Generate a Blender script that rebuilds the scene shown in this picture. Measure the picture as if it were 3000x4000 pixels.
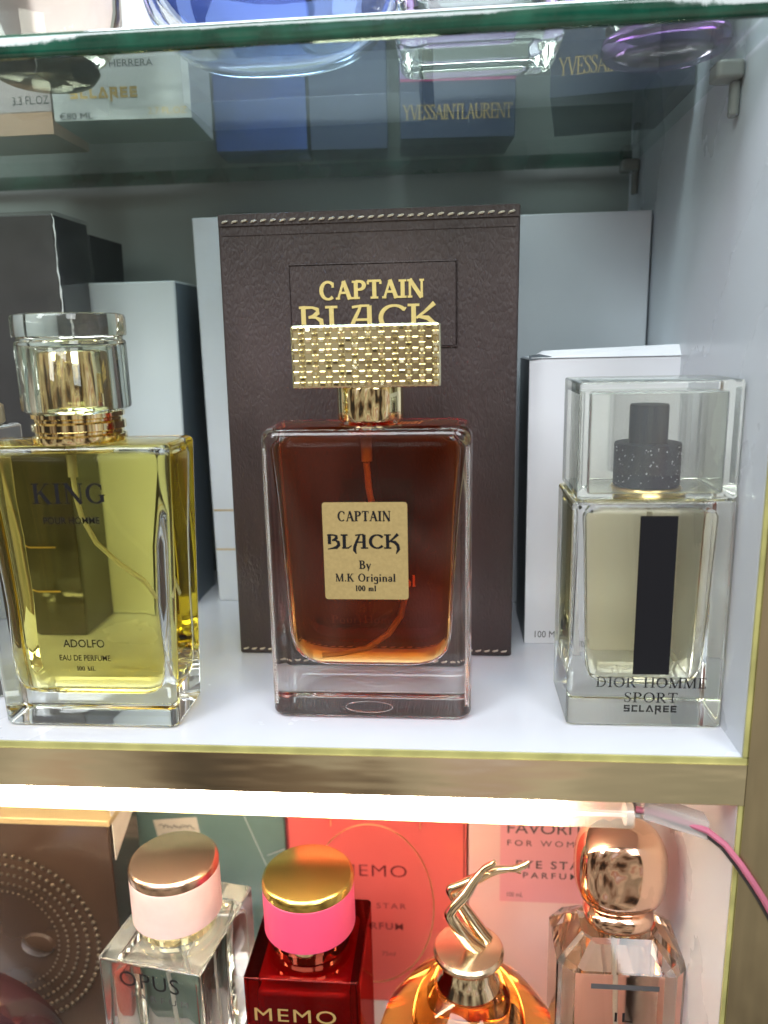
import bpy, math, random
from mathutils import Matrix, Vector
random.seed(7)
C = bpy.context.scene
for o in list(bpy.data.objects):
    bpy.data.objects.remove(o)
PI = math.pi

# ------------------------------------------------------------------ camera
cam_d = bpy.data.cameras.new('camera')
cam = bpy.data.objects.new('camera', cam_d)
C.collection.objects.link(cam)
C.camera = cam
cam_d.sensor_fit = 'HORIZONTAL'
cam_d.sensor_width = 36.0
cam_d.lens = 36.0 * 1660.0 / 1659.0
cam_d.clip_start = 0.02
cam_d.clip_end = 50
R3 = ((0.9963, 0.0833, -0.0222), (-0.0034, -0.2185, -0.9758), (-0.0861, 0.9723, -0.2174))
cx, cy, cz = Vector(R3[0]).normalized(), Vector(R3[1]).normalized(), Vector(R3[2]).normalized()
m = Matrix((cx, -cy, -cz)).transposed().to_4x4()
m.translation = Vector((0.0, -0.2625, 0.15))
cam.matrix_world = m
cam_d.dof.use_dof = True
cam_d.dof.focus_distance = 0.325
cam_d.dof.aperture_fstop = 10.0

# ------------------------------------------------------------------ world and lamps
W = bpy.data.worlds.new("World")
C.world = W
W.use_nodes = True
nt = W.node_tree
bg = nt.nodes['Background']
tc = nt.nodes.new('ShaderNodeTexCoord')
mp = nt.nodes.new('ShaderNodeMapping')
mp.inputs['Scale'].default_value = (2.6, 2.6, 1.2)
mp.inputs['Location'].default_value = (0.0, 5.1, 2.2)
no = nt.nodes.new('ShaderNodeTexNoise')
no.inputs['Scale'].default_value = 1.6
no.inputs['Detail'].default_value = 2
cr = nt.nodes.new('ShaderNodeValToRGB')
e = cr.color_ramp.elements
e[0].position = 0.36; e[0].color = (0.035, 0.03, 0.028, 1)
e[1].position = 0.72; e[1].color = (0.85, 0.88, 0.95, 1)
for p, c in ((0.42, (0.20, 0.13, 0.09, 1)), (0.48, (0.50, 0.44, 0.36, 1)), (0.53, (0.30, 0.28, 0.22, 1)), (0.59, (0.75, 0.68, 0.55, 1)), (0.65, (0.42, 0.22, 0.16, 1))):
    x = e.new(p); x.color = c
nt.links.new(tc.outputs['Generated'], mp.inputs['Vector'])
nt.links.new(mp.outputs[0], no.inputs['Vector'])
nt.links.new(no.outputs['Fac'], cr.inputs['Fac'])
nt.links.new(cr.outputs[0], bg.inputs['Color'])
bg.inputs['Strength'].default_value = 0.82

def area(name, loc, target, sx, sy, power, col):
    d = bpy.data.lights.new(name, 'AREA')
    d.shape = 'RECTANGLE'; d.size = sx; d.size_y = sy; d.energy = power; d.color = col
    o = bpy.data.objects.new(name, d); C.collection.objects.link(o)
    o.location = loc
    o.rotation_euler = (Vector(target) - Vector(loc)).to_track_quat('-Z', 'Y').to_euler()
    return o
area('ceiling_lamp', (-0.50, -1.15, 1.50), (0, 0.1, 0.1), 1.5, 0.8, 40, (0.90, 0.95, 1.0))
area('ceiling_lamp', (0.75, -1.35, 1.35), (0, 0.1, 0.1), 0.6, 1.2, 23, (0.92, 0.96, 1.0))
area('counter_lamp', (-0.75, -0.95, 0.85), (0, 0.1, 0.1), 0.25, 0.5, 5, (0.95, 0.97, 1.0))
area('cabinet_lamp', (-0.04, 0.05, 0.50), (-0.04, 0.09, 0.2), 0.36, 0.05, 1.9, (0.86, 0.92, 1.0))

C.view_settings.view_transform = 'Standard'
C.view_settings.look = 'None'
C.view_settings.exposure = 0.0
C.view_settings.gamma = 1.0
C.render.engine = 'CYCLES'
cy_ = C.cycles
cy_.max_bounces = 24; cy_.transmission_bounces = 24; cy_.transparent_max_bounces = 24
cy_.glossy_bounces = 8; cy_.diffuse_bounces = 5
cy_.caustics_refractive = True; cy_.caustics_reflective = True
cy_.blur_glossy = 0.3
cy_.sample_clamp_indirect = 40.0
cy_.use_denoising = True
try:
    cy_.denoiser = 'OPENIMAGEDENOISE'
except Exception:
    pass

# ------------------------------------------------------------------ materials
def new_mat(name):
    mt = bpy.data.materials.new(name); mt.use_nodes = True
    return mt, mt.node_tree, mt.node_tree.nodes['Principled BSDF']
def inp(b, k, v):
    if k in b.inputs: b.inputs[k].default_value = v
def c4(c): return (c[0], c[1], c[2], 1)
def pbr(name, col, rough=0.5, metal=0.0, spec=0.5, noise=None, bump=None, coat=0.0, rnoise=None, em=None):
    """noise=(scale, amount) colour mottling; bump=(scale, strength, dist[, stretch]); rnoise=(scale, lo, hi)"""
    mt, t, b = new_mat(name)
    inp(b, 'Base Color', c4(col)); inp(b, 'Roughness', rough); inp(b, 'Metallic', metal); inp(b, 'Specular IOR Level', spec)
    if coat: inp(b, 'Coat Weight', coat); inp(b, 'Coat Roughness', 0.08)
    tc = t.nodes.new('ShaderNodeTexCoord')
    if noise:
        n = t.nodes.new('ShaderNodeTexNoise'); n.inputs['Scale'].default_value = noise[0]; n.inputs['Detail'].default_value = 6
        r = t.nodes.new('ShaderNodeValToRGB')
        a = noise[1]
        r.color_ramp.elements[0].position = .3; r.color_ramp.elements[1].position = .7
        r.color_ramp.elements[0].color = c4([x * (1 - a) for x in col])
        r.color_ramp.elements[1].color = c4([min(1, x * (1 + a)) for x in col])
        t.links.new(tc.outputs['Object'], n.inputs['Vector']); t.links.new(n.outputs['Fac'], r.inputs['Fac'])
        t.links.new(r.outputs[0], b.inputs['Base Color'])
    if rnoise:
        n = t.nodes.new('ShaderNodeTexNoise'); n.inputs['Scale'].default_value = rnoise[0]; n.inputs['Detail'].default_value = 5
        mr = t.nodes.new('ShaderNodeMapRange'); mr.inputs['From Min'].default_value = .3; mr.inputs['From Max'].default_value = .7
        mr.inputs['To Min'].default_value = rnoise[1]; mr.inputs['To Max'].default_value = rnoise[2]
        t.links.new(tc.outputs['Object'], n.inputs['Vector']); t.links.new(n.outputs['Fac'], mr.inputs['Value'])
        t.links.new(mr.outputs[0], b.inputs['Roughness'])
    if bump:
        n = t.nodes.new('ShaderNodeTexNoise'); n.inputs['Scale'].default_value = bump[0]; n.inputs['Detail'].default_value = 5
        v = tc.outputs['Object']
        if len(bump) > 3:
            mpn = t.nodes.new('ShaderNodeMapping'); mpn.inputs['Scale'].default_value = bump[3]
            t.links.new(v, mpn.inputs['Vector']); v = mpn.outputs[0]
        t.links.new(v, n.inputs['Vector'])
        bp = t.nodes.new('ShaderNodeBump'); bp.inputs['Strength'].default_value = bump[1]; bp.inputs['Distance'].default_value = bump[2]
        t.links.new(n.outputs['Fac'], bp.inputs['Height']); t.links.new(bp.outputs[0], b.inputs['Normal'])
    if em:
        inp(b, 'Emission Color', c4(em[0])); inp(b, 'Emission Strength', em[1])
    return mt
def glass(name, col=(1, 1, 1), ior=1.5, rough=0.0, absorb=None, density=0.0):
    mt = bpy.data.materials.new(name); mt.use_nodes = True; t = mt.node_tree
    t.nodes.clear()
    o = t.nodes.new('ShaderNodeOutputMaterial'); g = t.nodes.new('ShaderNodeBsdfGlass')
    g.inputs['Color'].default_value = c4(col); g.inputs['IOR'].default_value = ior; g.inputs['Roughness'].default_value = rough
    t.links.new(g.outputs[0], o.inputs['Surface'])
    if absorb:
        a = t.nodes.new('ShaderNodeVolumeAbsorption')
        a.inputs['Color'].default_value = c4(absorb); a.inputs['Density'].default_value = density
        t.links.new(a.outputs[0], o.inputs['Volume'])
    try: mt.cycles.homogeneous_volume = True
    except Exception: pass
    return mt
def milky(mt, f, col=(.72, .80, .86)):
    t = mt.node_tree; o = t.nodes['Material Output']; src = o.inputs['Surface'].links[0].from_socket
    d = t.nodes.new('ShaderNodeBsdfDiffuse'); d.inputs['Color'].default_value = c4(col)
    x = t.nodes.new('ShaderNodeMixShader'); x.inputs[0].default_value = f
    t.links.new(src, x.inputs[1]); t.links.new(d.outputs[0], x.inputs[2]); t.links.new(x.outputs[0], o.inputs['Surface'])
    return mt
def sheet(name, tint, ior=1.45, rough=0.02, gcol=(1, 1, 1), haze=0.0, hcol=(.8, .8, .8)):
    """thin clear sheet: light passes straight through, with a fresnel reflection"""
    mt = bpy.data.materials.new(name); mt.use_nodes = True; t = mt.node_tree
    t.nodes.clear()
    o = t.nodes.new('ShaderNodeOutputMaterial'); tr = t.nodes.new('ShaderNodeBsdfTransparent'); gl = t.nodes.new('ShaderNodeBsdfGlossy')
    fr = t.nodes.new('ShaderNodeFresnel'); mx = t.nodes.new('ShaderNodeMixShader')
    tr.inputs['Color'].default_value = c4(tint); gl.inputs['Color'].default_value = c4(gcol); gl.inputs['Roughness'].default_value = rough
    fr.inputs['IOR'].default_value = ior
    ge = t.nodes.new('ShaderNodeNewGeometry'); mr = t.nodes.new('ShaderNodeMapRange')   # same reflectance from both faces
    mr.inputs['To Min'].default_value = ior; mr.inputs['To Max'].default_value = 1 / ior
    t.links.new(ge.outputs['Backfacing'], mr.inputs['Value']); t.links.new(mr.outputs[0], fr.inputs['IOR'])
    t.links.new(fr.outputs[0], mx.inputs[0])
    src = tr.outputs[0]
    if haze:
        df = t.nodes.new('ShaderNodeBsdfDiffuse'); df.inputs['Color'].default_value = c4(hcol)
        m2 = t.nodes.new('ShaderNodeMixShader'); m2.inputs[0].default_value = haze
        t.links.new(tr.outputs[0], m2.inputs[1]); t.links.new(df.outputs[0], m2.inputs[2]); src = m2.outputs[0]
    t.links.new(src, mx.inputs[1]); t.links.new(gl.outputs[0], mx.inputs[2])
    t.links.new(mx.outputs[0], o.inputs['Surface'])
    return mt
def leather(name, col):
    mt, t, b = new_mat(name)
    inp(b, 'Roughness', .42); inp(b, 'Specular IOR Level', .45)
    tc = t.nodes.new('ShaderNodeTexCoord')
    mpn = t.nodes.new('ShaderNodeMapping'); mpn.inputs['Scale'].default_value = (1, 1, .45)
    t.links.new(tc.outputs['Object'], mpn.inputs['Vector'])
    v = t.nodes.new('ShaderNodeTexVoronoi'); v.feature = 'DISTANCE_TO_EDGE'; v.inputs['Scale'].default_value = 620
    n = t.nodes.new('ShaderNodeTexNoise'); n.inputs['Scale'].default_value = 160; n.inputs['Detail'].default_value = 8; n.inputs['Distortion'].default_value = 1.5
    n2 = t.nodes.new('ShaderNodeTexNoise'); n2.inputs['Scale'].default_value = 40; n2.inputs['Detail'].default_value = 6
    for x in (v, n, n2): t.links.new(mpn.outputs[0], x.inputs['Vector'])
    mm = t.nodes.new('ShaderNodeMath'); mm.operation = 'MULTIPLY_ADD'
    t.links.new(n.outputs['Fac'], mm.inputs[0]); mm.inputs[1].default_value = 1.2; t.links.new(v.outputs['Distance'], mm.inputs[2])
    bp = t.nodes.new('ShaderNodeBump'); bp.inputs['Strength'].default_value = .55; bp.inputs['Distance'].default_value = .0006
    t.links.new(mm.outputs[0], bp.inputs['Height']); t.links.new(bp.outputs[0], b.inputs['Normal'])
    r = t.nodes.new('ShaderNodeValToRGB')
    r.color_ramp.elements[0].position = .3; r.color_ramp.elements[1].position = .72
    r.color_ramp.elements[0].color = c4([x * .78 for x in col]); r.color_ramp.elements[1].color = c4([x * 1.3 for x in col])
    t.links.new(n2.outputs['Fac'], r.inputs['Fac']); t.links.new(r.outputs[0], b.inputs['Base Color'])
    return mt
def brass(name, col, rough, streak=(2, 30, 220), bs=.3):
    mt, t, b = new_mat(name)
    inp(b, 'Metallic', 1.0); inp(b, 'Roughness', rough)
    tc = t.nodes.new('ShaderNodeTexCoord')
    mpn = t.nodes.new('ShaderNodeMapping'); mpn.inputs['Scale'].default_value = streak
    t.links.new(tc.outputs['Object'], mpn.inputs['Vector'])
    n = t.nodes.new('ShaderNodeTexNoise'); n.inputs['Scale'].default_value = 3; n.inputs['Detail'].default_value = 6
    t.links.new(mpn.outputs[0], n.inputs['Vector'])
    r = t.nodes.new('ShaderNodeValToRGB')
    r.color_ramp.elements[0].position = .3; r.color_ramp.elements[1].position = .7
    r.color_ramp.elements[0].color = c4([x * .82 for x in col]); r.color_ramp.elements[1].color = c4(col)
    t.links.new(n.outputs['Fac'], r.inputs['Fac']); t.links.new(r.outputs[0], b.inputs['Base Color'])
    n3 = t.nodes.new('ShaderNodeTexNoise'); n3.inputs['Scale'].default_value = 26; n3.inputs['Detail'].default_value = 3
    mp3 = t.nodes.new('ShaderNodeMapping'); mp3.inputs['Scale'].default_value = (.35, 1, 1.6) if bs < .2 else (1, 1, .4)
    t.links.new(tc.outputs['Object'], mp3.inputs['Vector']); t.links.new(mp3.outputs[0], n3.inputs['Vector'])
    bp = t.nodes.new('ShaderNodeBump'); bp.inputs['Strength'].default_value = bs; bp.inputs['Distance'].default_value = .006
    t.links.new(n3.outputs['Fac'], bp.inputs['Height']); t.links.new(bp.outputs[0], b.inputs['Normal'])
    return mt

M = {}
M['laminate'] = pbr('white_laminate', (.61, .625, .68), .22, noise=(9, .03), rnoise=(14, .16, .3))
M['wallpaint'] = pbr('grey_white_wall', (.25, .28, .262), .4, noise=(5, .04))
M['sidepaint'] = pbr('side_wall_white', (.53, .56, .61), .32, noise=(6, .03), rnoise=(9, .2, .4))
M['yellow_edge'] = pbr('yellow_film_edge', (.38, .36, .13), .4, noise=(60, .25))
M['trim'] = brass('mirror_brass', (1.0, .90, .64), .14, (2, 6, 14), .12)
M['post'] = brass('worn_brass_post', (.62, .55, .37), .26, (60, 30, 6))
M['gold'] = pbr('polished_gold', (.97, .84, .50), .07, 1.0)
M['gold_soft'] = pbr('satin_gold', (.80, .60, .27), .28, 1.0)
M['gold_cap'] = pbr('pressed_gold', (1.0, .93, .62), .15, 1.0)
M['foil'] = pbr('gold_foil', (.98, .80, .32), .28, .5, bump=(400, .3, .0004))
M['rose'] = pbr('rose_gold', (.86, .56, .40), .1, 1.0)
M['rose_soft'] = pbr('satin_rose_gold', (.70, .50, .36), .26, 1.0)
M['champagne'] = pbr('champagne_gold', (.92, .78, .54), .12, 1.0)
M['champagne_soft'] = pbr('satin_champagne', (.84, .68, .50), .26, 1.0)
M['neck_air'] = glass('neck_air', ior=.667)
M['chrome'] = pbr('chrome', (.85, .82, .78), .05, 1.0)
M['glass'] = glass('clear_glass', (.985, .995, .99))
M['glass_grey'] = glass('clear_bottle_glass', (.97, .98, .97))
M['acrylic'] = glass('clear_acrylic', (.975, .985, .955), 1.49)
M['milky_acrylic'] = milky(glass('hazy_acrylic', (.985, .99, .96), 1.47), .045)
M['amber_liquid'] = glass('red_brown_perfume', ior=.91, absorb=(.955, .61, 0), density=200)
M['yellow_liquid'] = glass('yellow_perfume', ior=.91, absorb=(.94, .86, .15), density=72)
M['straw_liquid'] = glass('straw_perfume', ior=.91, absorb=(.92, .80, .25), density=21)
M['pale_liquid'] = glass('pale_perfume', ior=.91, absorb=(.95, .92, .84), density=20)
M['peach_liquid'] = glass('peach_perfume', ior=.91, absorb=(.97, .76, .55), density=24)
M['blue_liquid'] = glass('blue_perfume', ior=.91, absorb=(.40, .60, .97), density=32)
M['orange_glass'] = glass('orange_glass', (1, .98, .95), 1.45, absorb=(1, .64, .05), density=17)
M['red_glass'] = glass('red_lacquer_glass', (.68, .16, .15), 1.5, rough=.0)
M['purple_glass'] = glass('purple_glass', (.93, .84, .97), 1.5)
M['smoke_glass'] = glass('smoky_glass', (.55, .53, .48), 1.5)
M['tube_plastic'] = pbr('dip_tube_plastic', (.72, .72, .68), .3)
inp(M['tube_plastic'].node_tree.nodes['Principled BSDF'], 'Transmission Weight', .55)
inp(M['tube_plastic'].node_tree.nodes['Principled BSDF'], 'IOR', 1.1)
M['label'] = pbr('gold_paper', (.39, .29, .12), .42, .2, noise=(900, .08))
M['ink'] = pbr('black_ink', (.010, .010, .012), .6, spec=.12)
M['grey_ink'] = pbr('grey_ink', (.07, .07, .075), .6, spec=.15)
M['leather'] = leather('brown_leather', (.052, .037, .036))
M['thread'] = pbr('cream_thread', (.50, .44, .36), .8, bump=(3000, .4, .0003))
M['black_card'] = pbr('black_card', (.042, .042, .043), .42, noise=(30, .25))
M['white_card'] = pbr('white_card', (.72, .73, .77), .38, noise=(12, .03))
M['silver_card'] = pbr('silver_card', (.66, .69, .74), .3, 0, noise=(7, .10), bump=(30, .12, .002, (.4, .4, 3)))
M['grey_card'] = pbr('pale_grey_card', (.58, .63, .65), .4, noise=(8, .06))
M['slate_and_shade'] = pbr('slate_and_shade_card', (.10, .125, .145), .45)  # slate side of the grey carton; painted shade on the white carton
M['wrap'] = sheet('cellophane', (.97, .97, .97), 1.5, .05)
M['film_edge'] = pbr('folded_film', (.75, .75, .74), .2)
M['matte_black'] = pbr('black_plastic', (.012, .018, .034), .55, spec=.08)
M['white_fleck'] = pbr('white_flecks', (.6, .62, .66), .5)
M['shelf_glass'] = sheet('shelf_glass', (.72, .785, .755), 1.42, .02, haze=.06, hcol=(.58, .68, .65))
M['shelf_edge'] = pbr('green_glass_edge', (.004, .055, .034), .06, spec=.7, noise=(70, .5), coat=.6, bump=(60, .25, .001))
M['bracket'] = pbr('clear_grey_plastic', (.40, .41, .39), .25)
inp(M['bracket'].node_tree.nodes['Principled BSDF'], 'Transmission Weight', .5)
M['led'] = pbr('led_glow', (1, 1, 1), .5, em=((1.0, .79, .54), 58.0))
M['led_tube'] = sheet('clear_polycarbonate', (.95, .94, .92), 1.5, .06, haze=.16, hcol=(.85, .80, .70))
M['clear_sleeve'] = sheet('clear_pump_sleeve', (.95, .95, .95), 1.45, .02)
M['sleeve'] = sheet('clear_shrink_sleeve', (.86, .86, .86), 1.55, .1, haze=.35, hcol=(.8, .76, .74))
M['pink_wire'] = pbr('pink_wire', (.46, .13, .20), .45)
M['black_wire'] = pbr('black_wire', (.03, .028, .03), .4)
M['brown_card'] = pbr('brown_gloss_card', (.050, .030, .020), .22, noise=(14, .3), coat=.4)
M['beige_card'] = pbr('beige_gold_card', (.50, .38, .20), .35, .3)
M['teal_card'] = pbr('grey_teal_card', (.12, .20, .19), .45, noise=(20, .15))
M['sticker'] = pbr('paper_sticker', (.62, .58, .50), .6, noise=(90, .08))
M['red_card'] = pbr('coral_red_card', (.64, .11, .105), .35, coat=.5, noise=(10, .08))
M['dark_red'] = pbr('dark_red_edge', (.16, .02, .025), .4)
M['pink_card'] = pbr('pale_pink_card', (.74, .46, .44), .3, coat=.5, noise=(14, .05))
M['rose_card'] = pbr('rose_pink_print', (.70, .30, .34), .35, noise=(20, .06))
M['hot_pink'] = pbr('hot_pink_sleeve', (.62, .06, .15), .42)
M['blush'] = pbr('blush_marbled_sleeve', (.60, .44, .43), .4, noise=(60, .12))
M['navy_card'] = pbr('navy_card', (.022, .034, .085), .35, noise=(20, .12))
M['blue_card'] = pbr('royal_blue_card', (.03, .06, .22), .25, noise=(40, .3))
M['plum_card'] = pbr('plum_card', (.26, .19, .36), .4)
M['magenta'] = pbr('magenta_line', (.35, .04, .15), .4)
M['ivory_card'] = pbr('ivory_card', (.52, .52, .51), .45, noise=(12, .04))
M['blush_card'] = pbr('blush_card', (.56, .48, .47), .45, noise=(12, .04))
M['peach_band'] = pbr('peach_band', (.62, .38, .24), .4)
M['gold_print'] = pbr('gold_print', (.62, .43, .16), .35, .6)
M['faint_print'] = pbr('faint_print', (.13, .075, .05), .45)
M['dull_bead'] = pbr('bronze_bead', (.06, .042, .024), .4, .3)
M['dark_bottle'] = pbr('dark_plum_lacquer', (.03, .012, .014), .12, coat=.7)

# ------------------------------------------------------------------ mesh helpers
class MB:
    def __init__(s): s.v = []; s.f = []; s.mi = []
    def add(s, v, f, mi=0, flip=False):
        k = len(s.v); s.v += [tuple(p) for p in v]
        for q in f:
            q = [i + k for i in q]
            s.f.append(q[::-1] if flip else q); s.mi.append(mi)
        return s
    def box(s, x0, x1, y0, y1, z0, z1, mi=0):
        v = [(x0, y0, z0), (x1, y0, z0), (x1, y1, z0), (x0, y1, z0), (x0, y0, z1), (x1, y0, z1), (x1, y1, z1), (x0, y1, z1)]
        f = [(0, 3, 2, 1), (4, 5, 6, 7), (0, 1, 5, 4), (1, 2, 6, 5), (2, 3, 7, 6), (3, 0, 4, 7)]
        return s.add(v, f, mi)
    def loft(s, rings, mi=0, flip=False, cap=True):
        n = len(rings[0]); v = [p for r in rings for p in r]; f = []
        for a in range(len(rings) - 1):
            for i in range(n):
                j = (i + 1) % n
                f.append((a * n + i, a * n + j, (a + 1) * n + j, (a + 1) * n + i))
        if cap:
            f.append(tuple(range(n))[::-1]); f.append(tuple(range((len(rings) - 1) * n, len(rings) * n)))
        return s.add(v, f, mi, flip)
    def lathe(s, cx, cy, prof, n=48, mi=0, flip=False, sy=1.0):
        rings = [[(cx + r * math.cos(2 * PI * i / n), cy + sy * r * math.sin(2 * PI * i / n), z) for i in range(n)] for r, z in prof]
        return s.loft(rings, mi, flip)
    def tube(s, pts, r, n=10, mi=0):
        pts = [Vector(p) for p in pts]; rings = []
        rr = r if isinstance(r, (list, tuple)) else [r] * len(pts)
        up = Vector((0, 0, 1))
        t0 = (pts[1] - pts[0]).normalized()
        a = t0.orthogonal().normalized()
        for k, p in enumerate(pts):
            t = ((pts[min(k + 1, len(pts) - 1)] - pts[max(k - 1, 0)])).normalized()
            a = (a - t * a.dot(t)).normalized(); b = t.cross(a)
            rings.append([p + a * rr[k] * math.cos(2 * PI * i / n) + b * rr[k] * math.sin(2 * PI * i / n) for i in range(n)])
        return s.loft(rings, mi)
    def rbox(s, x0, x1, y0, y1, z0, z1, rc, reb, ret=None, mi=0, flip=False, taper=(0, 0), ytaper=0, k=5, waist=None, layers=0, yfac=1.0):
        """rounded box; taper widens the top in x (left, right); waist(t) gives an extra x inset"""
        ret = reb if ret is None else ret
        h = z1 - z0; lv = []
        kk = k
        for i in range(kk + 1):
            a = PI / 2 * i / kk
            lv.append((z0 + reb * (1 - math.sin(a)) if False else z0 + reb * (1 - math.cos(a)), reb * (1 - math.sin(a))))
        mids = [z0 + reb * 1.15] + [z0 + reb + (h - reb - ret) * i / (layers + 1) for i in range(1, layers + 1)] + [z1 - ret * 1.15]
        for z in mids: lv.append((z, 0))
        for i in range(kk + 1):
            a = PI / 2 * (1 - i / kk)
            lv.append((z1 - ret * (1 - math.cos(a)), ret * (1 - math.sin(a))))
        rings = []
        for z, ins in lv:
            t = (z - z0) / h
            w = waist(t) if waist else 0
            a0, a1 = x0 - taper[0] * t + ins + w, x1 + taper[1] * t - ins - w
            b0, b1 = y0 + ins * yfac, y1 - ins * yfac
            rings.append(rring(a0, a1, b0, b1, max(rc - ins * .4, rc * .3), z))
        return s.loft(rings, mi, flip)
def rring(x0, x1, y0, y1, r, z, k=6):
    r = min(r, (x1 - x0) * .49, (y1 - y0) * .49)
    e = min(r * .12, (x1 - x0 - 2 * r) * .3, (y1 - y0 - 2 * r) * .3)
    out = []
    for cxx, cyy, a0, pre, post in ((x1 - r, y0 + r, -PI / 2, (-e, 0), (0, e)), (x1 - r, y1 - r, 0, (0, -e), (-e, 0)),
                                    (x0 + r, y1 - r, PI / 2, (e, 0), (0, -e)), (x0 + r, y0 + r, PI, (0, e), (e, 0))):
        pts = [(cxx + r * math.cos(a0 + PI / 2 * i / k), cyy + r * math.sin(a0 + PI / 2 * i / k), z) for i in range(k + 1)]
        out.append((pts[0][0] + pre[0], pts[0][1] + pre[1], z)); out += pts
        out.append((pts[-1][0] + post[0], pts[-1][1] + post[1], z))
    return out

def mesh_obj(name, mb, mats, parent=None, org=(0, 0, 0), smooth=True, angle=32):
    me = bpy.data.meshes.new(name)
    me.from_pydata([(p[0] - org[0], p[1] - org[1], p[2] - org[2]) for p in mb.v], [], mb.f)
    me.update()
    mats = mats if isinstance(mats, (list, tuple)) else [mats]
    for mt in mats: me.materials.append(mt)
    for p, i in zip(me.polygons, mb.mi): p.material_index = i
    if smooth:
        me.polygons.foreach_set('use_smooth', [True] * len(me.polygons))
        me.set_sharp_from_angle(angle=math.radians(angle))
    o = bpy.data.objects.new(name, me); C.collection.objects.link(o)
    if parent is not None: o.parent = parent
    return o
class Thing:
    def __init__(s, name, label, cat, loc, rotz=0, group=None):
        o = bpy.data.objects.new(name, None); C.collection.objects.link(o); o.empty_display_size = .01
        o.location = loc; o.rotation_euler = (0, 0, rotz)
        o['label'] = label; o['category'] = cat
        if group: o['group'] = group
        s.o = o; s.loc = loc if rotz == 0 else (0, 0, 0)
    def part(s, name, mb, mat, parent=None, label=None, **k):
        p = mesh_obj(name, mb, mat, parent or s.o, s.loc, **k)
        if label: p['label'] = label
        return p
def single(name, mb, mat, label, cat, org, group=None, **k):
    o = mesh_obj(name, mb, mat, None, org, **k); o.location = org
    o['label'] = label; o['category'] = cat
    if group: o['group'] = group
    return o
def struct(name, mb, mat, parent=None, **k):
    o = mesh_obj(name, mb, mat, parent, **k)
    if parent is None: o['kind'] = 'structure'
    return o

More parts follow.
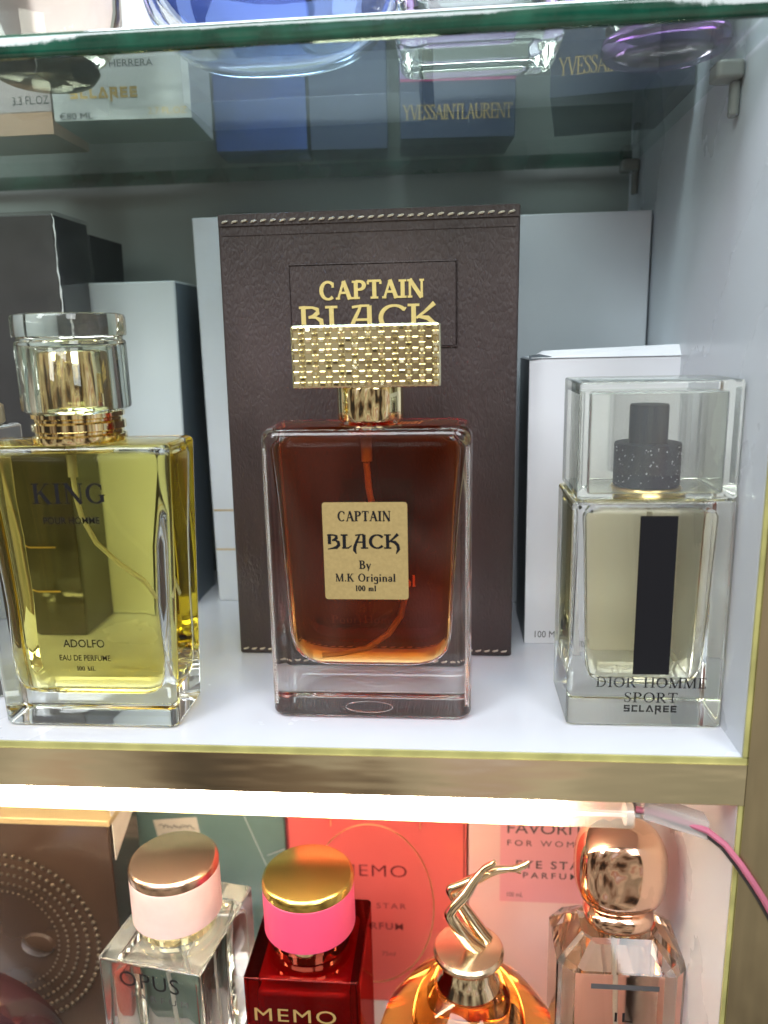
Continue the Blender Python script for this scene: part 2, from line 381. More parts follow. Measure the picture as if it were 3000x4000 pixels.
# ------------------------------------------------------------------ lettering
def arc(cx, cy, rx, ry, a0, a1, T, t, n=14):
    P = []; Wd = []
    for i in range(n + 1):
        a = math.radians(a0 + (a1 - a0) * i / n)
        P.append((cx + (rx) * math.cos(a), cy + (ry) * math.sin(a))); Wd.append(t + (T - t) * abs(math.cos(a)) ** 1.3)
    return (P, Wd)
def ln(x0, y0, x1, y1, w): return ([(x0, y0), (x1, y1)], [w, w])
def sf(x, y, l, t): return ([(x - l / 2, y), (x + l / 2, y)], [t, t])
def serif_glyph(c, T, t):
    s = t * .9; b = s / 2; tp = 1 - s / 2
    st = lambda x: [ln(x, 0, x, 1, T), sf(x, b, T + .2, s), sf(x, tp, T + .2, s)]
    G = {
        'C': (.88, [arc(.47, .5, .38, .47, 48, 312, T, t), ln(.745, .66, .745, .92, t)]),
        'G': (.98, [arc(.47, .5, .38, .47, 48, 318, T, t), ln(.745, .68, .745, .92, t), ln(.76, .08, .76, .42, T), sf(.76, .42, .3, s)]),
        'A': (.92, [ln(.12, 0, .46, 1, t), ln(.44, 1, .80, 0, T), ln(.22, .36, .64, .36, t), sf(.12, b, .24, s), sf(.80, b, .30, s)]),
        'P': (.80, st(.2) + [arc(.36, .74, .30, .225, -92, 92, T, t), ln(.2, .965, .38, .965, t), ln(.2, .515, .38, .515, t)]),
        'R': (.92, st(.2) + [arc(.36, .74, .28, .225, -92, 92, T, t), ln(.2, .965, .38, .965, t), ln(.2, .515, .4, .515, t), ln(.40, .52, .78, 0, T), sf(.80, b, .2, s)]),
        'B': (.84, st(.2) + [arc(.36, .755, .25, .21, -92, 92, T, t), arc(.38, .28, .32, .245, -92, 92, T, t), ln(.2, .965, .38, .965, t), ln(.2, .53, .4, .53, t), ln(.2, .035, .4, .035, t)]),
        'T': (.82, [ln(.41, 0, .41, 1, T), sf(.41, b, T + .2, s), ln(.04, .965, .78, .965, t), ln(.06, .78, .06, .96, t), ln(.76, .78, .76, .96, t)]),
        'I': (.42, st(.21)),
        'L': (.72, st(.2) + [ln(.2, b, .66, b, t), ln(.65, 0, .65, .2, t)]),
        'N': (1.0, [ln(.17, 0, .17, 1, t), ln(.16, 1, .82, 0, T), ln(.83, 0, .83, 1, t), sf(.17, b, .26, s), sf(.13, tp, .2, s), sf(.83, tp, .26, s)]),
        'K': (.94, st(.2) + [ln(.26, .42, .74, 1, t), ln(.40, .60, .80, 0, T), sf(.74, tp, .26, s), sf(.82, b, .26, s)]),
        'M': (1.16, [ln(.16, 0, .18, 1, t), ln(.18, 1, .56, 0, T), ln(.56, 0, .95, 1, t), ln(.97, 0, .97, 1, T), sf(.16, b, .24, s), sf(.97, b, .28, s), sf(.15, tp, .18, s), sf(1.0, tp, .2, s)]),
        'D': (.96, st(.2) + [arc(.38, .5, .42, .465, -92, 92, T, t), ln(.2, .965, .4, .965, t), ln(.2, .035, .4, .035, t)]),
        'O': (1.0, [arc(.5, .5, .39, .47, 0, 362, T, t, 28)]),
        'H': (1.0, st(.2) + st(.8) + [ln(.2, .5, .8, .5, t)]),
        'E': (.76, st(.2) + [ln(.2, .965, .66, .965, t), ln(.2, .5, .52, .5, t), ln(.2, .035, .68, .035, t), ln(.66, .8, .66, 1, t), ln(.68, 0, .68, .22, t), ln(.52, .4, .52, .6, t)]),
        'S': (.70, [([(.58, .80), (.50, .93), (.33, .965), (.17, .88), (.15, .72), (.28, .58), (.46, .46), (.56, .32), (.53, .13), (.36, .03), (.20, .06), (.11, .20)],
                     [t, t, t, T * .7, T * .9, T, T, T, T * .8, t, t, t]), ln(.58, .74, .58, .96, t), ln(.11, .04, .11, .28, t)]),
        'Y': (.86, [ln(.10, 1, .42, .48, T), ln(.74, 1, .42, .48, t), ln(.42, 0, .42, .5, T), sf(.42, b, T + .2, s), sf(.1, tp, .24, s), sf(.74, tp, .22, s)]),
        'V': (.88, [ln(.12, 1, .46, 0, T), ln(.46, 0, .78, 1, t), sf(.12, tp, .26, s), sf(.78, tp, .22, s)]),
        'U': (.96, [ln(.2, .3, .2, 1, T), arc(.48, .3, .28, .265, 180, 360, T, t), ln(.76, .3, .76, 1, t), sf(.2, tp, T + .2, s), sf(.76, tp, .26, s)]),
        '0': (.66, [arc(.33, .5, .22, .46, 0, 362, T, t, 24)]),
        '1': (.5, [ln(.27, 0, .27, 1, T), sf(.27, b, .3, s), ln(.1, .86, .27, .97, t)]),
        '.': (.3, [ln(.07, .08, .23, .08, .16)]),
        ' ': (.45, []),
        'o': (.64, [arc(.32, .31, .23, .285, 0, 362, T, t, 20)]),
        'n': (.74, [ln(.17, 0, .17, .6, T), arc(.36, .38, .21, .20, 0, 150, T, t), ln(.57, 0, .57, .4, T), sf(.17, b, .26, s), sf(.57, b, .26, s), sf(.12, .58, .14, s)]),
        'm': (1.08, [ln(.17, 0, .17, .6, T), arc(.34, .38, .18, .20, 0, 150, T, t), ln(.52, 0, .52, .4, T), arc(.69, .38, .18, .20, 0, 150, T, t), ln(.87, 0, .87, .4, T), sf(.17, b, .26, s), sf(.52, b, .24, s), sf(.87, b, .26, s)]),
        'u': (.72, [ln(.16, .22, .16, .6, T), arc(.36, .22, .20, .19, 180, 330, T, t), ln(.55, 0, .55, .6, T), sf(.1, .58, .2, s)]),
        'r': (.56, [ln(.17, 0, .17, .6, T), arc(.38, .40, .20, .18, 60, 165, T, t), sf(.17, b, .28, s)]),
        'i': (.36, [ln(.18, 0, .18, .6, T), sf(.18, b, .26, s), sf(.12, .58, .14, s), ln(.18, .76, .18, .92, T)]),
        'l': (.36, [ln(.18, 0, .18, 1, T), sf(.18, b, .28, s), sf(.12, tp, .14, s)]),
        'a': (.62, [arc(.27, .17, .17, .155, 0, 362, T * .8, t, 18), ln(.47, .02, .47, .42, T), arc(.29, .42, .18, .17, 0, 160, T * .8, t)]),
        'g': (.64, [arc(.29, .36, .19, .22, 0, 362, T, t, 18), ln(.49, -.1, .49, .58, T), arc(.29, -.1, .2, .17, 190, 360, T, t)]),
        'y': (.66, [ln(.1, .6, .33, .02, T), ln(.56, .6, .22, -.26, t), sf(.1, .58, .2, s), sf(.56, .58, .18, s)]),
        'e': (.60, [arc(.30, .31, .22, .285, 0, 318, T, t, 18), ln(.1, .33, .52, .33, t)]),
    }
    return G[c]
def black_glyph(c, T, t):
    # drawn display capitals with hooked feet
    G = {
        'B': (.80, [([(.0, .98), (.16, 1.0), (.36, .98)], [t, t, t]), ln(.13, .30, .13, 1.0, T), ([(.13, .97), (.40, .98), (.56, .90), (.56, .76), (.42, .62), (.28, .58)], [t, t, T * .8, T, T * .8, t]),
                    ([(.30, .60), (.50, .58), (.66, .46), (.68, .24), (.54, .06), (.28, .0), (.02, -.06)], [t, t, T, T, T, t, t * .5])]),
        'L': (.66, [ln(.16, .02, .16, 1.0, T), sf(.16, .98, T + .18, t), ([(.02, .03), (.4, .03), (.60, .22)], [t, t, t * .6])]),
        'A': (.86, [([(.36, 1.0), (.30, .80), (.16, .45), (.06, .1), (.04, -.14), (.14, -.42)], [t, T * .7, T * .8, T, T, t * .5]), ([(.10, .95), (.36, 1.0), (.62, 1.0)], [t, t, t]), ln(.62, 0, .62, 1.0, T), ln(.22, .45, .62, .45, t), sf(.64, .02, T + .2, t)]),
        'C': (.88, [arc(.48, .5, .40, .48, 40, 322, T, t, 20), ([(.76, .78), (.84, .90)], [t, t * .5])]),
        'K': (1.0, [ln(.16, 0, .16, 1.0, T), sf(.16, .98, T + .16, t), sf(.16, .02, T + .2, t), ([(.24, .46), (.50, .72), (.78, 1.04)], [t, T * .6, T]), ([(.30, .52), (.58, .46), (.76, .22), (.80, -.08), (.66, -.40)], [t, T, T, T, t * .5])]),
        ' ': (.4, []),
    }
    return G[c]
def block_glyph(c, T, t):
    h = T / 2
    G = {
        'S': (.84, [ln(.06, 1 - h, .76, 1 - h, T), ln(.06 + h, .5, .06 + h, 1, T), ln(.06, .5, .76, .5, T), ln(.76 - h, 0, .76 - h, .5, T), ln(.06, h, .76, h, T)]),
        'C': (.80, [ln(.06, 1 - h, .74, 1 - h, T), ln(.06 + h, 0, .06 + h, 1, T), ln(.06, h, .74, h, T)]),
        'L': (.76, [ln(.06 + h, 0, .06 + h, 1, T), ln(.06, h, .70, h, T)]),
        'A': (.96, [ln(.12, 0, .46, 1, T), ln(.46, 1, .84, 0, T), ln(.3, h, .6, h, T * .8)]),
        'R': (.88, [ln(.06 + h, -.35, .06 + h, 1, T), ln(.06, 1 - h, .76, 1 - h, T), ln(.76 - h, .45, .76 - h, 1, T), ln(.06, .45, .76, .45, T), ln(.4, .45, .78, 0, T)]),
        'E': (.80, [ln(.06 + h, 0, .06 + h, 1, T), ln(.06, 1 - h, .74, 1 - h, T), ln(.06, .5, .70, .5, T), ln(.06, h, .74, h, T)]),
    }
    return G[c]
def strokes_text(txt, fn, T, t, gap=.06):
    x = 0; out = []
    for ch in txt:
        w, st = fn(ch, T, t)
        for P, Wd in st: out.append(([(p[0] + x, p[1]) for p in P], Wd))
        x += w + gap
    return out, x - gap
def letter_mb(txt, x0, x1, z0, hgt, y, fn=serif_glyph, T=.17, t=.07, gap=.06, xdir=(1, 0, 0), org=None, lift=.00012, thick=0.0):
    """writing on a plane facing -Y: spans x0..x1, baseline z0, cap height hgt"""
    st, wd = strokes_text(txt, fn, T, t, gap)
    k = (x1 - x0) / wd; mb = MB()
    for q, (P, Wd) in enumerate(st):
        yy = y - lift - (q % 7) * .000012
        L = []; Rr = []
        for i, p in enumerate(P):
            a = P[max(i - 1, 0)]; b = P[min(i + 1, len(P) - 1)]
            dx, dy = (b[0] - a[0]) * k, (b[1] - a[1]) * hgt
            l = math.hypot(dx, dy) or 1; nx, ny = -dy / l, dx / l
            w = Wd[i] * hgt / 2
            X, Zc = x0 + p[0] * k, z0 + p[1] * hgt
            L.append((X + nx * w, yy, Zc + ny * w)); Rr.append((X - nx * w, yy, Zc - ny * w))
        n = len(P)
        if thick:
            Lb = [(a[0], y, a[2]) for a in L]; Rb = [(a[0], y, a[2]) for a in Rr]
            v = L + Rr + Lb + Rb; f = []
            for i in range(n - 1):
                f += [(i, n + i, n + i + 1, i + 1), (i, i + 1, 2 * n + i + 1, 2 * n + i), (n + i, 3 * n + i, 3 * n + i + 1, n + i + 1)]
            f += [(0, 2 * n, 3 * n, n), (n - 1, 2 * n - 1, 4 * n - 1, 3 * n - 1)]
        else:
            v = L + Rr; f = [(i, n + i, n + i + 1, i + 1) for i in range(n - 1)]
        mb.add(v, f)
    return mb
def sans_mb(txt, x0, x1, z0, hgt, y, lift=.00012, bold=0.0, spacing=1.0):
    cu = bpy.data.curves.new('tmp', 'FONT'); cu.body = txt; cu.size = 1; cu.space_character = spacing; cu.offset = bold
    cu.resolution_u = 3
    ob = bpy.data.objects.new('tmp', cu); C.collection.objects.link(ob)
    me = bpy.data.meshes.new_from_object(ob)
    vs = [v.co.copy() for v in me.vertices]; fs = [tuple(p.vertices) for p in me.polygons]
    bpy.data.objects.remove(ob); bpy.data.meshes.remove(me); bpy.data.curves.remove(cu)
    mb = MB()
    if not vs: return mb
    ax = min(v.x for v in vs); bx = max(v.x for v in vs); top = max(v.y for v in vs); kx = (x1 - x0) / (bx - ax); kz = hgt / top
    return mb.add([(x0 + (v.x - ax) * kx, y - lift, z0 + v.y * kz) for v in vs], fs)
def rrect(x0, x1, z0, z1, r, y, th=.0, k=5):
    pts = []
    for a, b, s in ((x1 - r, z0 + r, -PI / 2), (x1 - r, z1 - r, 0), (x0 + r, z1 - r, PI / 2), (x0 + r, z0 + r, PI)):
        pts += [(a + r * math.cos(s + PI / 2 * i / k), b + r * math.sin(s + PI / 2 * i / k)) for i in range(k + 1)]
    mb = MB()
    return mb.loft([[(p[0], y, p[1]) for p in pts], [(p[0], y - th, p[1]) for p in pts]], flip=True) if th else mb.add([(p[0], y, p[1]) for p in pts], [tuple(range(len(pts)))])

# ================================================================== the cabinet
WX = 0.1048                                   # inner face of the right side wall
sb = struct('shelf_board', MB().box(-.60, WX, .0, .2285, -.0185, 0), M['laminate'], smooth=False)
struct('edge_film', MB().box(-.60, WX + .0018, -.0012, -.0001, -.0026, -.0003), M['yellow_edge'], sb, smooth=False)
struct('brass_trim', MB().box(-.60, WX + .0018, -.0016, -.0001, -.0190, -.00265), M['trim'], sb, smooth=False)
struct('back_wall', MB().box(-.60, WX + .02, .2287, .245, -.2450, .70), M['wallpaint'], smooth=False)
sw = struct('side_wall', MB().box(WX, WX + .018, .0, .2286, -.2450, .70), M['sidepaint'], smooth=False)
struct('edge_film', MB().box(WX + .0002, WX + .0018, -.0012, -.0001, .0002, .70).box(WX + .0002, WX + .0018, -.0012, -.0001, -.2450, -.0192), M['yellow_edge'], sw, smooth=False)
struct('brass_post', MB().box(WX + .0019, WX + .040, -.0020, -.0001, -.2450, .70), M['post'], sw, smooth=False)
struct('lower_shelf_board', MB().box(-.60, WX + .02, .0, .245, -.2630, -.2452), M['laminate'], smooth=False)

# glass shelf above, with a ground green front edge
gz0, gz1 = .2450, .2528
gs = MB()
gx0, gx1 = -.50, WX - .0006
prof = [(.0115, gz0 + .0004), (.0108, gz0 + .0012), (.0106, gz0 + .002), (.0106, gz1 - .002), (.0108, gz1 - .0012), (.0115, gz1 - .0004)]
ring0 = [(gx0, y, z) for y, z in prof] ; ring1 = [(gx1, y, z) for y, z in prof]
n = len(prof)
gs.add(ring0 + ring1, [(i, n + i, n + i + 1, i + 1)[::-1] for i in range(n - 1)], 1)
gs.add([(gx0, .0115, gz0 + .0004), (gx1, .0115, gz0 + .0004), (gx1, .0122, gz0), (gx0, .0122, gz0)], [(0, 1, 2, 3)[::-1]], 1)
gs.add([(gx0, .0115, gz1 - .0004), (gx1, .0115, gz1 - .0004), (gx1, .0122, gz1), (gx0, .0122, gz1)], [(0, 1, 2, 3)], 1)
gs.add([(gx0, .0122, gz0), (gx1, .0122, gz0), (gx1, .221, gz0), (gx0, .221, gz0)], [(3, 2, 1, 0)], 0)
gs.add([(gx0, .0122, gz1), (gx1, .0122, gz1), (gx1, .221, gz1), (gx0, .221, gz1)], [(0, 1, 2, 3)], 0)
gs.add([(gx0, .221, gz0), (gx1, .221, gz0), (gx1, .221, gz1), (gx0, .221, gz1)], [(3, 2, 1, 0)], 1)
single('glass_shelf', gs, [M['shelf_glass'], M['shelf_edge']], 'clear glass shelf with a dark green front edge across the top', 'glass shelf', (0, .0106, .245), smooth=True, angle=60)
# shelf supports
for nm, y0, lab in (('shelf_bracket', .046, 'translucent grey bracket under the front right corner of the glass shelf'),
                    ('shelf_bracket', .200, 'dark grey bracket under the rear right corner of the glass shelf')):
    mb = MB().rbox(WX - .0100, WX - .0002, y0, y0 + .011, .2385, .2447, .002, .0012)
    mb.rbox(WX - .0036, WX - .0004, y0 + .003, y0 + .008, .2265, .2384, .0015, .001)
    mb.tube([(WX - .0003, y0 + .0065, .2405), (WX + .0, y0 + .0065, .2405)], .003)
    single(nm, mb, M['bracket'], lab, 'shelf bracket', (WX - .006, y0 + .006, .2255), 'brackets holding the glass shelf')

# ================================================================== the dark amber bottle in the middle
T = Thing('perfume_bottle', 'square bottle of dark amber perfume with woven gold block cap and gold label', 'perfume bottle', (-.0327, .040, 0))
X0, X1, Y0, Y1 = -.0732, .0081, .0218, .0580
body = MB().rbox(X0, X1, Y0, Y1, .0003, .1188, .0065, .0022, .0045, taper=(-.0006, .0004))
T.part('glass_body', body, M['glass'])
liq = MB()
lay = []
for z, dx, dy in ((.0212, .0135, .007), (.0216, .0105, .005), (.0228, .0070, .0032), (.0250, .0040, .0016), (.0280, .0018, .0006), (.0320, .0006, .0001), (.036, .0, 0), (.075, -.0017, 0), (.108, -.0034, 0), (.1105, -.0034, 0), (.1128, -.0026, .0006), (.1140, -.0010, .0018), (.1146, .0016, .0036)):
    lay.append(rring(-.0651 + dx, .0004 - dx, .0258 + dy, .0538 - dy, .006, z))
liq.loft(lay)
T.part('perfume', liq, M['amber_liquid'])
T.part('dip_tube', MB().tube([(-.0327, .040, .1140), (-.0326, .040, .1040)], .0021), M['tube_plastic'])
pts = [(-.0328, .0400, .1035), (-.0322, .0402, .093), (-.0300, .0405, .080), (-.0255, .0405, .066), (-.0205, .0402, .054), (-.0188, .0400, .047), (-.0205, .0395, .040), (-.0255, .0390, .0325), (-.0345, .038, .0262), (-.0450, .037, .0238), (-.0530, .036, .0232)]
T.part('dip_tube', MB().tube(pts, .0013, 8), M['tube_plastic'])
ccx, ccy = -.0312, .040
T.part('neck_bore', MB().lathe(ccx, ccy, [(.0075, .11475), (.0100, .1152), (.0108, .1160), (.0100, .1168), (.0085, .1176)], 40), M['neck_air'])
T.part('collar', MB().lathe(ccx, ccy, [(.0100, .1190), (.0104, .1190), (.0120, .1196), (.0128, .1200), (.0130, .1206), (.0130, .1325), (.0127, .1332)]), M['gold'])
# woven block cap
capx0, capx1, capy0, capy1, capz0, capz1 = -.0592, -.0034, .0265, .0535, .1330, .1562
cap = MB().rbox(capx0, capx1, capy0, capy1, capz0, capz1, .0012, .0008, .0008)
nx_, nz_ = 22, 11
cw, chh = (capx1 - capx0 - .0012) / nx_, (capz1 - capz0 - .0012) / nz_
rnd = random.Random(3)
for i in range(nx_):
    for j in range(nz_):
        x = capx0 + .0006 + i * cw; z = capz0 + .0006 + j * chh
        if (i % 2 == 0) and (j % 2 == 1): continue            # dark sunken cells
        horiz = (i + j) % 2 == 0
        h1 = .0006 + .0003 * rnd.random(); tx, tz = rnd.uniform(-.5, .5), rnd.uniform(-.45, .6)
        m_ = .00012; b = .00030
        xa, xb, za, zb = x + m_, x + cw - m_, z + m_, z + chh - m_
        if not horiz:
            xa += .00025; xb -= .00025
        def yy(px, pz): return capy0 - h1 - tx * (px - x - cw / 2) * .5 - tz * (pz - z - chh / 2) * .5
        v = [(xa, capy0 + .0001, za), (xb, capy0 + .0001, za), (xb, capy0 + .0001, zb), (xa, capy0 + .0001, zb)]
        q = [(xa + b, za + b), (xb - b, za + b), (xb - b, zb - b), (xa + b, zb - b)]
        v += [(p[0], yy(*p), p[1]) for p in q]
        cap.add(v, [(0, 1, 5, 4), (1, 2, 6, 5), (2, 3, 7, 6), (3, 0, 4, 7), (4, 5, 6, 7)])
T.part('cap', cap, M['gold_cap'], angle=20)
# beaded glass along the two front edges
for sx, xa, xb in ((1, X0 + .0019, X0 + .0025), (-1, X1 - .0019, X1 - .0015)):
    zs = [.006 + .00028 * i for i in range(int(.106 / .00028))]
    T.part('beaded_edge', MB().tube([(xa + (xb - xa) * (z / .115), Y0 + .0019, z) for z in zs], [.00065 + .0004 * abs(math.sin(z * PI / .00112)) for z in zs], 8), M['glass'])
# paper label
lb = T.part('label', rrect(-.0490, -.0163, .0515, .0903, .0012, Y0 - .00005, .00014), M['label'], smooth=False)
ly = Y0 - .00022
for txt, a, b, z, h, fn, TT, tt in (('CAPTAIN', -.0430, -.0226, .0829, .0040, serif_glyph, .20, .09), ('BLACK', -.0474, -.0186, .0722, .0054, black_glyph, .24, .11),
                                   ('By', -.0353, -.0306, .0639, .0034, serif_glyph, .20, .09), ('M.K Original', -.0448, -.0212, .0588, .0032, serif_glyph, .19, .09), ('100 ml', -.0371, -.0289, .0549, .0023, serif_glyph, .22, .11)):
    p = T.part('lettering', letter_mb(txt, a, b, z, h, ly, fn, TT, tt, lift=.00003), M['ink'], lb, smooth=False)
# moulded oval mark in the thick glass foot
T.part('moulded_mark', MB().tube([(-.0330 + .0095 * math.cos(a * PI / 16), Y0 - .00005, .0058 + .0024 * math.sin(a * PI / 16)) for a in range(33)], .00022, 6), M['glass'])

# ================================================================== brown leather box
T = Thing('leather_box', 'tall brown leather box with cream stitching and raised gold lettering', 'gift box', (-.0370, .110, 0))
bx0, bx1, by0, by1, bz1 = -.1042, .0290, .0875, .140, .2057
T.part('box_body', MB().rbox(bx0, bx1, by0, by1, .0002, bz1, .0014, .001, .001, taper=(-.0026, .0012)), M['leather'])
def xr(z): t = z / bz1; return bx0 + .0026 * t, bx1 + .0012 * t
l, r = xr(.198)
T.part('leather_fold', MB().box(l + .0005, r - .0005, by0 - .0007, by0 - .00005, .2005, .2052).box(l + .002, r - .002, by0 - .0004, by0 - .00005, .1965, .1975), M['leather'])
def stitch(z, n, jit=.0002):
    mb = MB(); l, r = xr(z); d = (r - l - .003) / n
    for i in range(n):
        x = l + .0015 + i * d + d * .15; dz = random.uniform(-jit, jit)
        mb.tube([(x, by0 - .0006, z - .0004 + dz), (x + d * .15, by0 - .0012, z - .0001 + dz), (x + d * .5, by0 - .0013, z + .0002 + dz), (x + d * .62, by0 - .0007, z + .0004 + dz)], [.00025, .0005, .0005, .00025], 6)
    return mb
T.part('stitching', stitch(.2023, 30), M['thread'])
T.part('stitching', stitch(.0032, 32), M['thread'])
T.part('plaque_border', MB().tube([(-.0708, by0 - .0003, .1470), (.0031, by0 - .0003, .1470), (.0031, by0 - .0003, .1834), (-.0708, by0 - .0003, .1834), (-.0708, by0 - .0003, .1470)], .0005, 6), M['leather'])
pl = T.part('plaque', rrect(-.0702, .0025, .1476, .1828, .0006, by0 - .0002, .0007), M['leather'])
T.part('lettering', letter_mb('CAPTAIN', -.0572, -.0108, .1682, .0078, by0 - .0009, serif_glyph, .23, .13, gap=.02, lift=.0004, thick=1), M['foil'], pl, smooth=False)
T.part('lettering', letter_mb('BLACK', -.0668, -.0034, .1545, .0108, by0 - .0009, black_glyph, .19, .10, gap=.02, lift=.0004, thick=1), M['foil'], pl, smooth=False)
T.part('lettering', letter_mb('Original', -.0420, -.0160, .0388, .0056, by0 - .0001, serif_glyph, .19, .09, lift=.0002), M['foil'], smooth=False)
T.part('lettering', letter_mb('PourHomme'.replace('H', ' H'), -.0560, -.0200, .0205, .0040, by0 - .0001, serif_glyph, .16, .08, lift=.0002), M['faint_print'], smooth=False)

# ================================================================== the yellow bottle on the left
T = Thing('perfume_bottle', 'square bottle of yellow perfume with clear two-tier cap and black lettering', 'perfume bottle', (-.145, .026, 0))
kx0, kx1, ky0, ky1 = -.1812, -.1090, .0104, .0428
T.part('glass_body', MB().rbox(kx0, kx1, ky0, ky1, .0003, .1145, .0035, .002, .0022, taper=(.0052, .0054)), M['glass'])
lay = []
for z, dx, dy in ((.0125, .010, .006), (.0130, .0072, .0042), (.0142, .0044, .0022), (.0160, .0024, .0008), (.020, .0009, .0), (.03, -.0002, 0), (.050, .0006, 0), (.075, -.0010, 0), (.095, -.0046, 0), (.105, -.0064, 0), (.1085, -.0064, .0), (.1100, -.0056, .0006), (.1112, -.0034, .0020), (.1116, -.0008, .0036)):
    lay.append(rring(-.1768 + dx, -.1134 - dx, .0140 + dy, .0392 - dy, .0045, z))
T.part('perfume', MB().loft(lay), M['yellow_liquid'])
T.part('dip_tube', MB().tube([(-.1459, .026, .1112), (-.1461, .026, .1010)], .0020), M['tube_plastic'])
T.part('dip_tube', MB().tube([(-.1461, .026, .1012), (-.1458, .026, .0930), (-.1442, .026, .0845), (-.1395, .026, .0745), (-.131, .026, .0660), (-.1215, .026, .0590), (-.1155, .0258, .0520)], .0011, 8), M['tube_plastic'])
kcx, kcy = -.1440, .0266
T.part('collar', MB().lathe(kcx, kcy, [(.0160, .1142), (.0172, .1146), (.0175, .1155), (.0175, .1172), (.0164, .1180), (.0164, .1188), (.0174, .1194), (.0174, .1220), (.0162, .1228), (.0162, .1236), (.0172, .1242), (.0172, .1258), (.016, .1262)], 64), M['gold'])
T.part('cap', MB().lathe(kcx, kcy, [(.0185, .1264), (.0198, .1272), (.0201, .1282), (.0201, .1518), (.0198, .1526), (.0190, .1530), (.0190, .1538), (.0203, .1543), (.0206, .1552), (.0206, .1612), (.0202, .1620), (.0192, .1624)], 40)
       .lathe(kcx, kcy, [(.0150, .12645), (.0150, .1500), (.0146, .1506)], 40, flip=True), M['acrylic'], angle=40)
T.part('cap_insert', MB().lathe(kcx, kcy, [(.0128, .1265), (.0131, .1272), (.0131, .1480), (.0128, .1488), (.0118, .1492)], 40), M['gold'])
for txt, a, b, z, h, kind in (('KING', -.1578, -.1284, .0926, .0078, 1), ('POUR HOMME', -.1543, -.1322, .0848, .0026, 0), ('ADOLFO', -.1524, -.1355, .0348, .0033, 0), ('EAU DE PERFUME', -.1545, -.1336, .0292, .0023, 0), ('100 ML', -.1479, -.1402, .0249, .0019, 2)):
    mb = letter_mb(txt, a, b, z, h, ky0, serif_glyph, .18 if kind == 1 else .2, .06 if kind == 1 else .1) if kind else sans_mb(txt, a, b, z, h, ky0, bold=.012)
    T.part('lettering', mb, M['ink'], smooth=False)

# neighbour at the very edge
T = Thing('perfume_bottle', 'sliver of a clear bottle with a flared crystal cap at the left edge', 'perfume bottle', (-.218, .052, 0))
T.part('glass_body', MB().rbox(-.245, -.1925, .034, .072, .0003, .118, .004, .002), M['glass'])
T.part('collar', MB().lathe(-.212, .052, [(.0185, .1185), (.0195, .1192), (.0195, .1262), (.0185, .127)], 32), M['beige_card'])
T.part('cap', MB().lathe(-.212, .052, [(.012, .1275), (.013, .145), (.0205, .165), (.0225, .170), (.0225, .178), (.021, .180)], 10), M['acrylic'], smooth=False)

# ================================================================== clear bottle on the right
T = Thing('perfume_bottle', 'clear square bottle with black stripe and transparent cube cap showing black pump', 'perfume bottle', (.0755, .040, 0))
dx0, dx1, dy0, dy1 = .0452, .1043, .0203, .0610
T.part('glass_body', MB().rbox(dx0, dx1, dy0, dy1, .0003, .0903, .0022, .0012, .0012), M['glass_grey'])
lay = []
for z, dx, dy in ((.0148, .011, .008), (.0152, .008, .0056), (.0166, .0045, .003), (.0190, .002, .0012), (.0235, .0005, .0), (.03, 0, 0), (.0835, -.002, 0), (.0852, -.0012, .0006), (.0866, .0015, .003)):
    lay.append(rring(.0522 + dx, .0975 - dx, .0246 + dy, .0566 - dy, .0045, z))
T.part('perfume', MB().loft(lay), M['straw_liquid'])
T.part('dip_tube', MB().tube([(.0765, .040, .0862), (.0768, .040, .066), (.0790, .0405, .048), (.0850, .041, .030), (.0900, .041, .022)], .0011, 8), M['tube_plastic'])
T.part('stripe', MB().box(.0698, .0834, dy0 - .00018, dy0 - .00005, .0223, .0849), M['ink'], smooth=False)
capb = MB().rbox(dx0 + .0014, dx1 - .0002, dy0 + .0004, dy1 - .0004, .0909, .1340, .0018, .0010)
capb.rbox(dx0 + .0056, dx1 - .0046, dy0 + .0046, dy1 - .0046, .0925, .1300, .0012, .0008, flip=True)
T.part('cap', capb, M['milky_acrylic'])
pcx, pcy = .0757, .0405
T.part('cap_sleeve', MB().lathe(pcx, pcy, [(.0146, .0990), (.0151, .0992), (.0151, .1296)], 40).lathe(pcx, pcy, [(.0136, .0990), (.0136, .1296)], 40, flip=True), M['clear_sleeve'])
T.part('pump', MB().lathe(pcx, pcy, [(.0118, .0932), (.0124, .0936), (.0124, .1092), (.0122, .1097), (.0072, .10975), (.0072, .1236), (.0069, .1243)], 40), M['matte_black'])
fl = MB()
for i in range(70):
    a = random.uniform(PI * 1.05, PI * 1.95); z = random.uniform(.094, .109); rr = random.uniform(.00010, .00030)
    c = Vector((pcx + .01243 * math.cos(a), pcy + .01243 * math.sin(a), z))
    fl.lathe(c.x, c.y, [(rr * .4, c.z - rr), (rr, c.z - rr * .4), (rr, c.z + rr * .4), (rr * .4, c.z + rr)], 6)
T.part('flecks', fl, M['white_fleck'])
T.part('neck', MB().lathe(pcx, pcy, [(.013, .0905), (.0135, .0910), (.0128, .0931)], 40), M['gold_soft'])
T.part('lettering', letter_mb('DIOR HOMME', .0560, .0978, .0168, .0043, dy0, serif_glyph, .15, .07), M['ink'], smooth=False)
T.part('lettering', letter_mb('SPORT', .0668, .0873, .0106, .0042, dy0, serif_glyph, .16, .07), M['ink'], smooth=False)
T.part('lettering', letter_mb('SCLAREE', .0669, .0873, .0066, .0028, dy0, block_glyph, .22, .1), M['ink'], smooth=False)

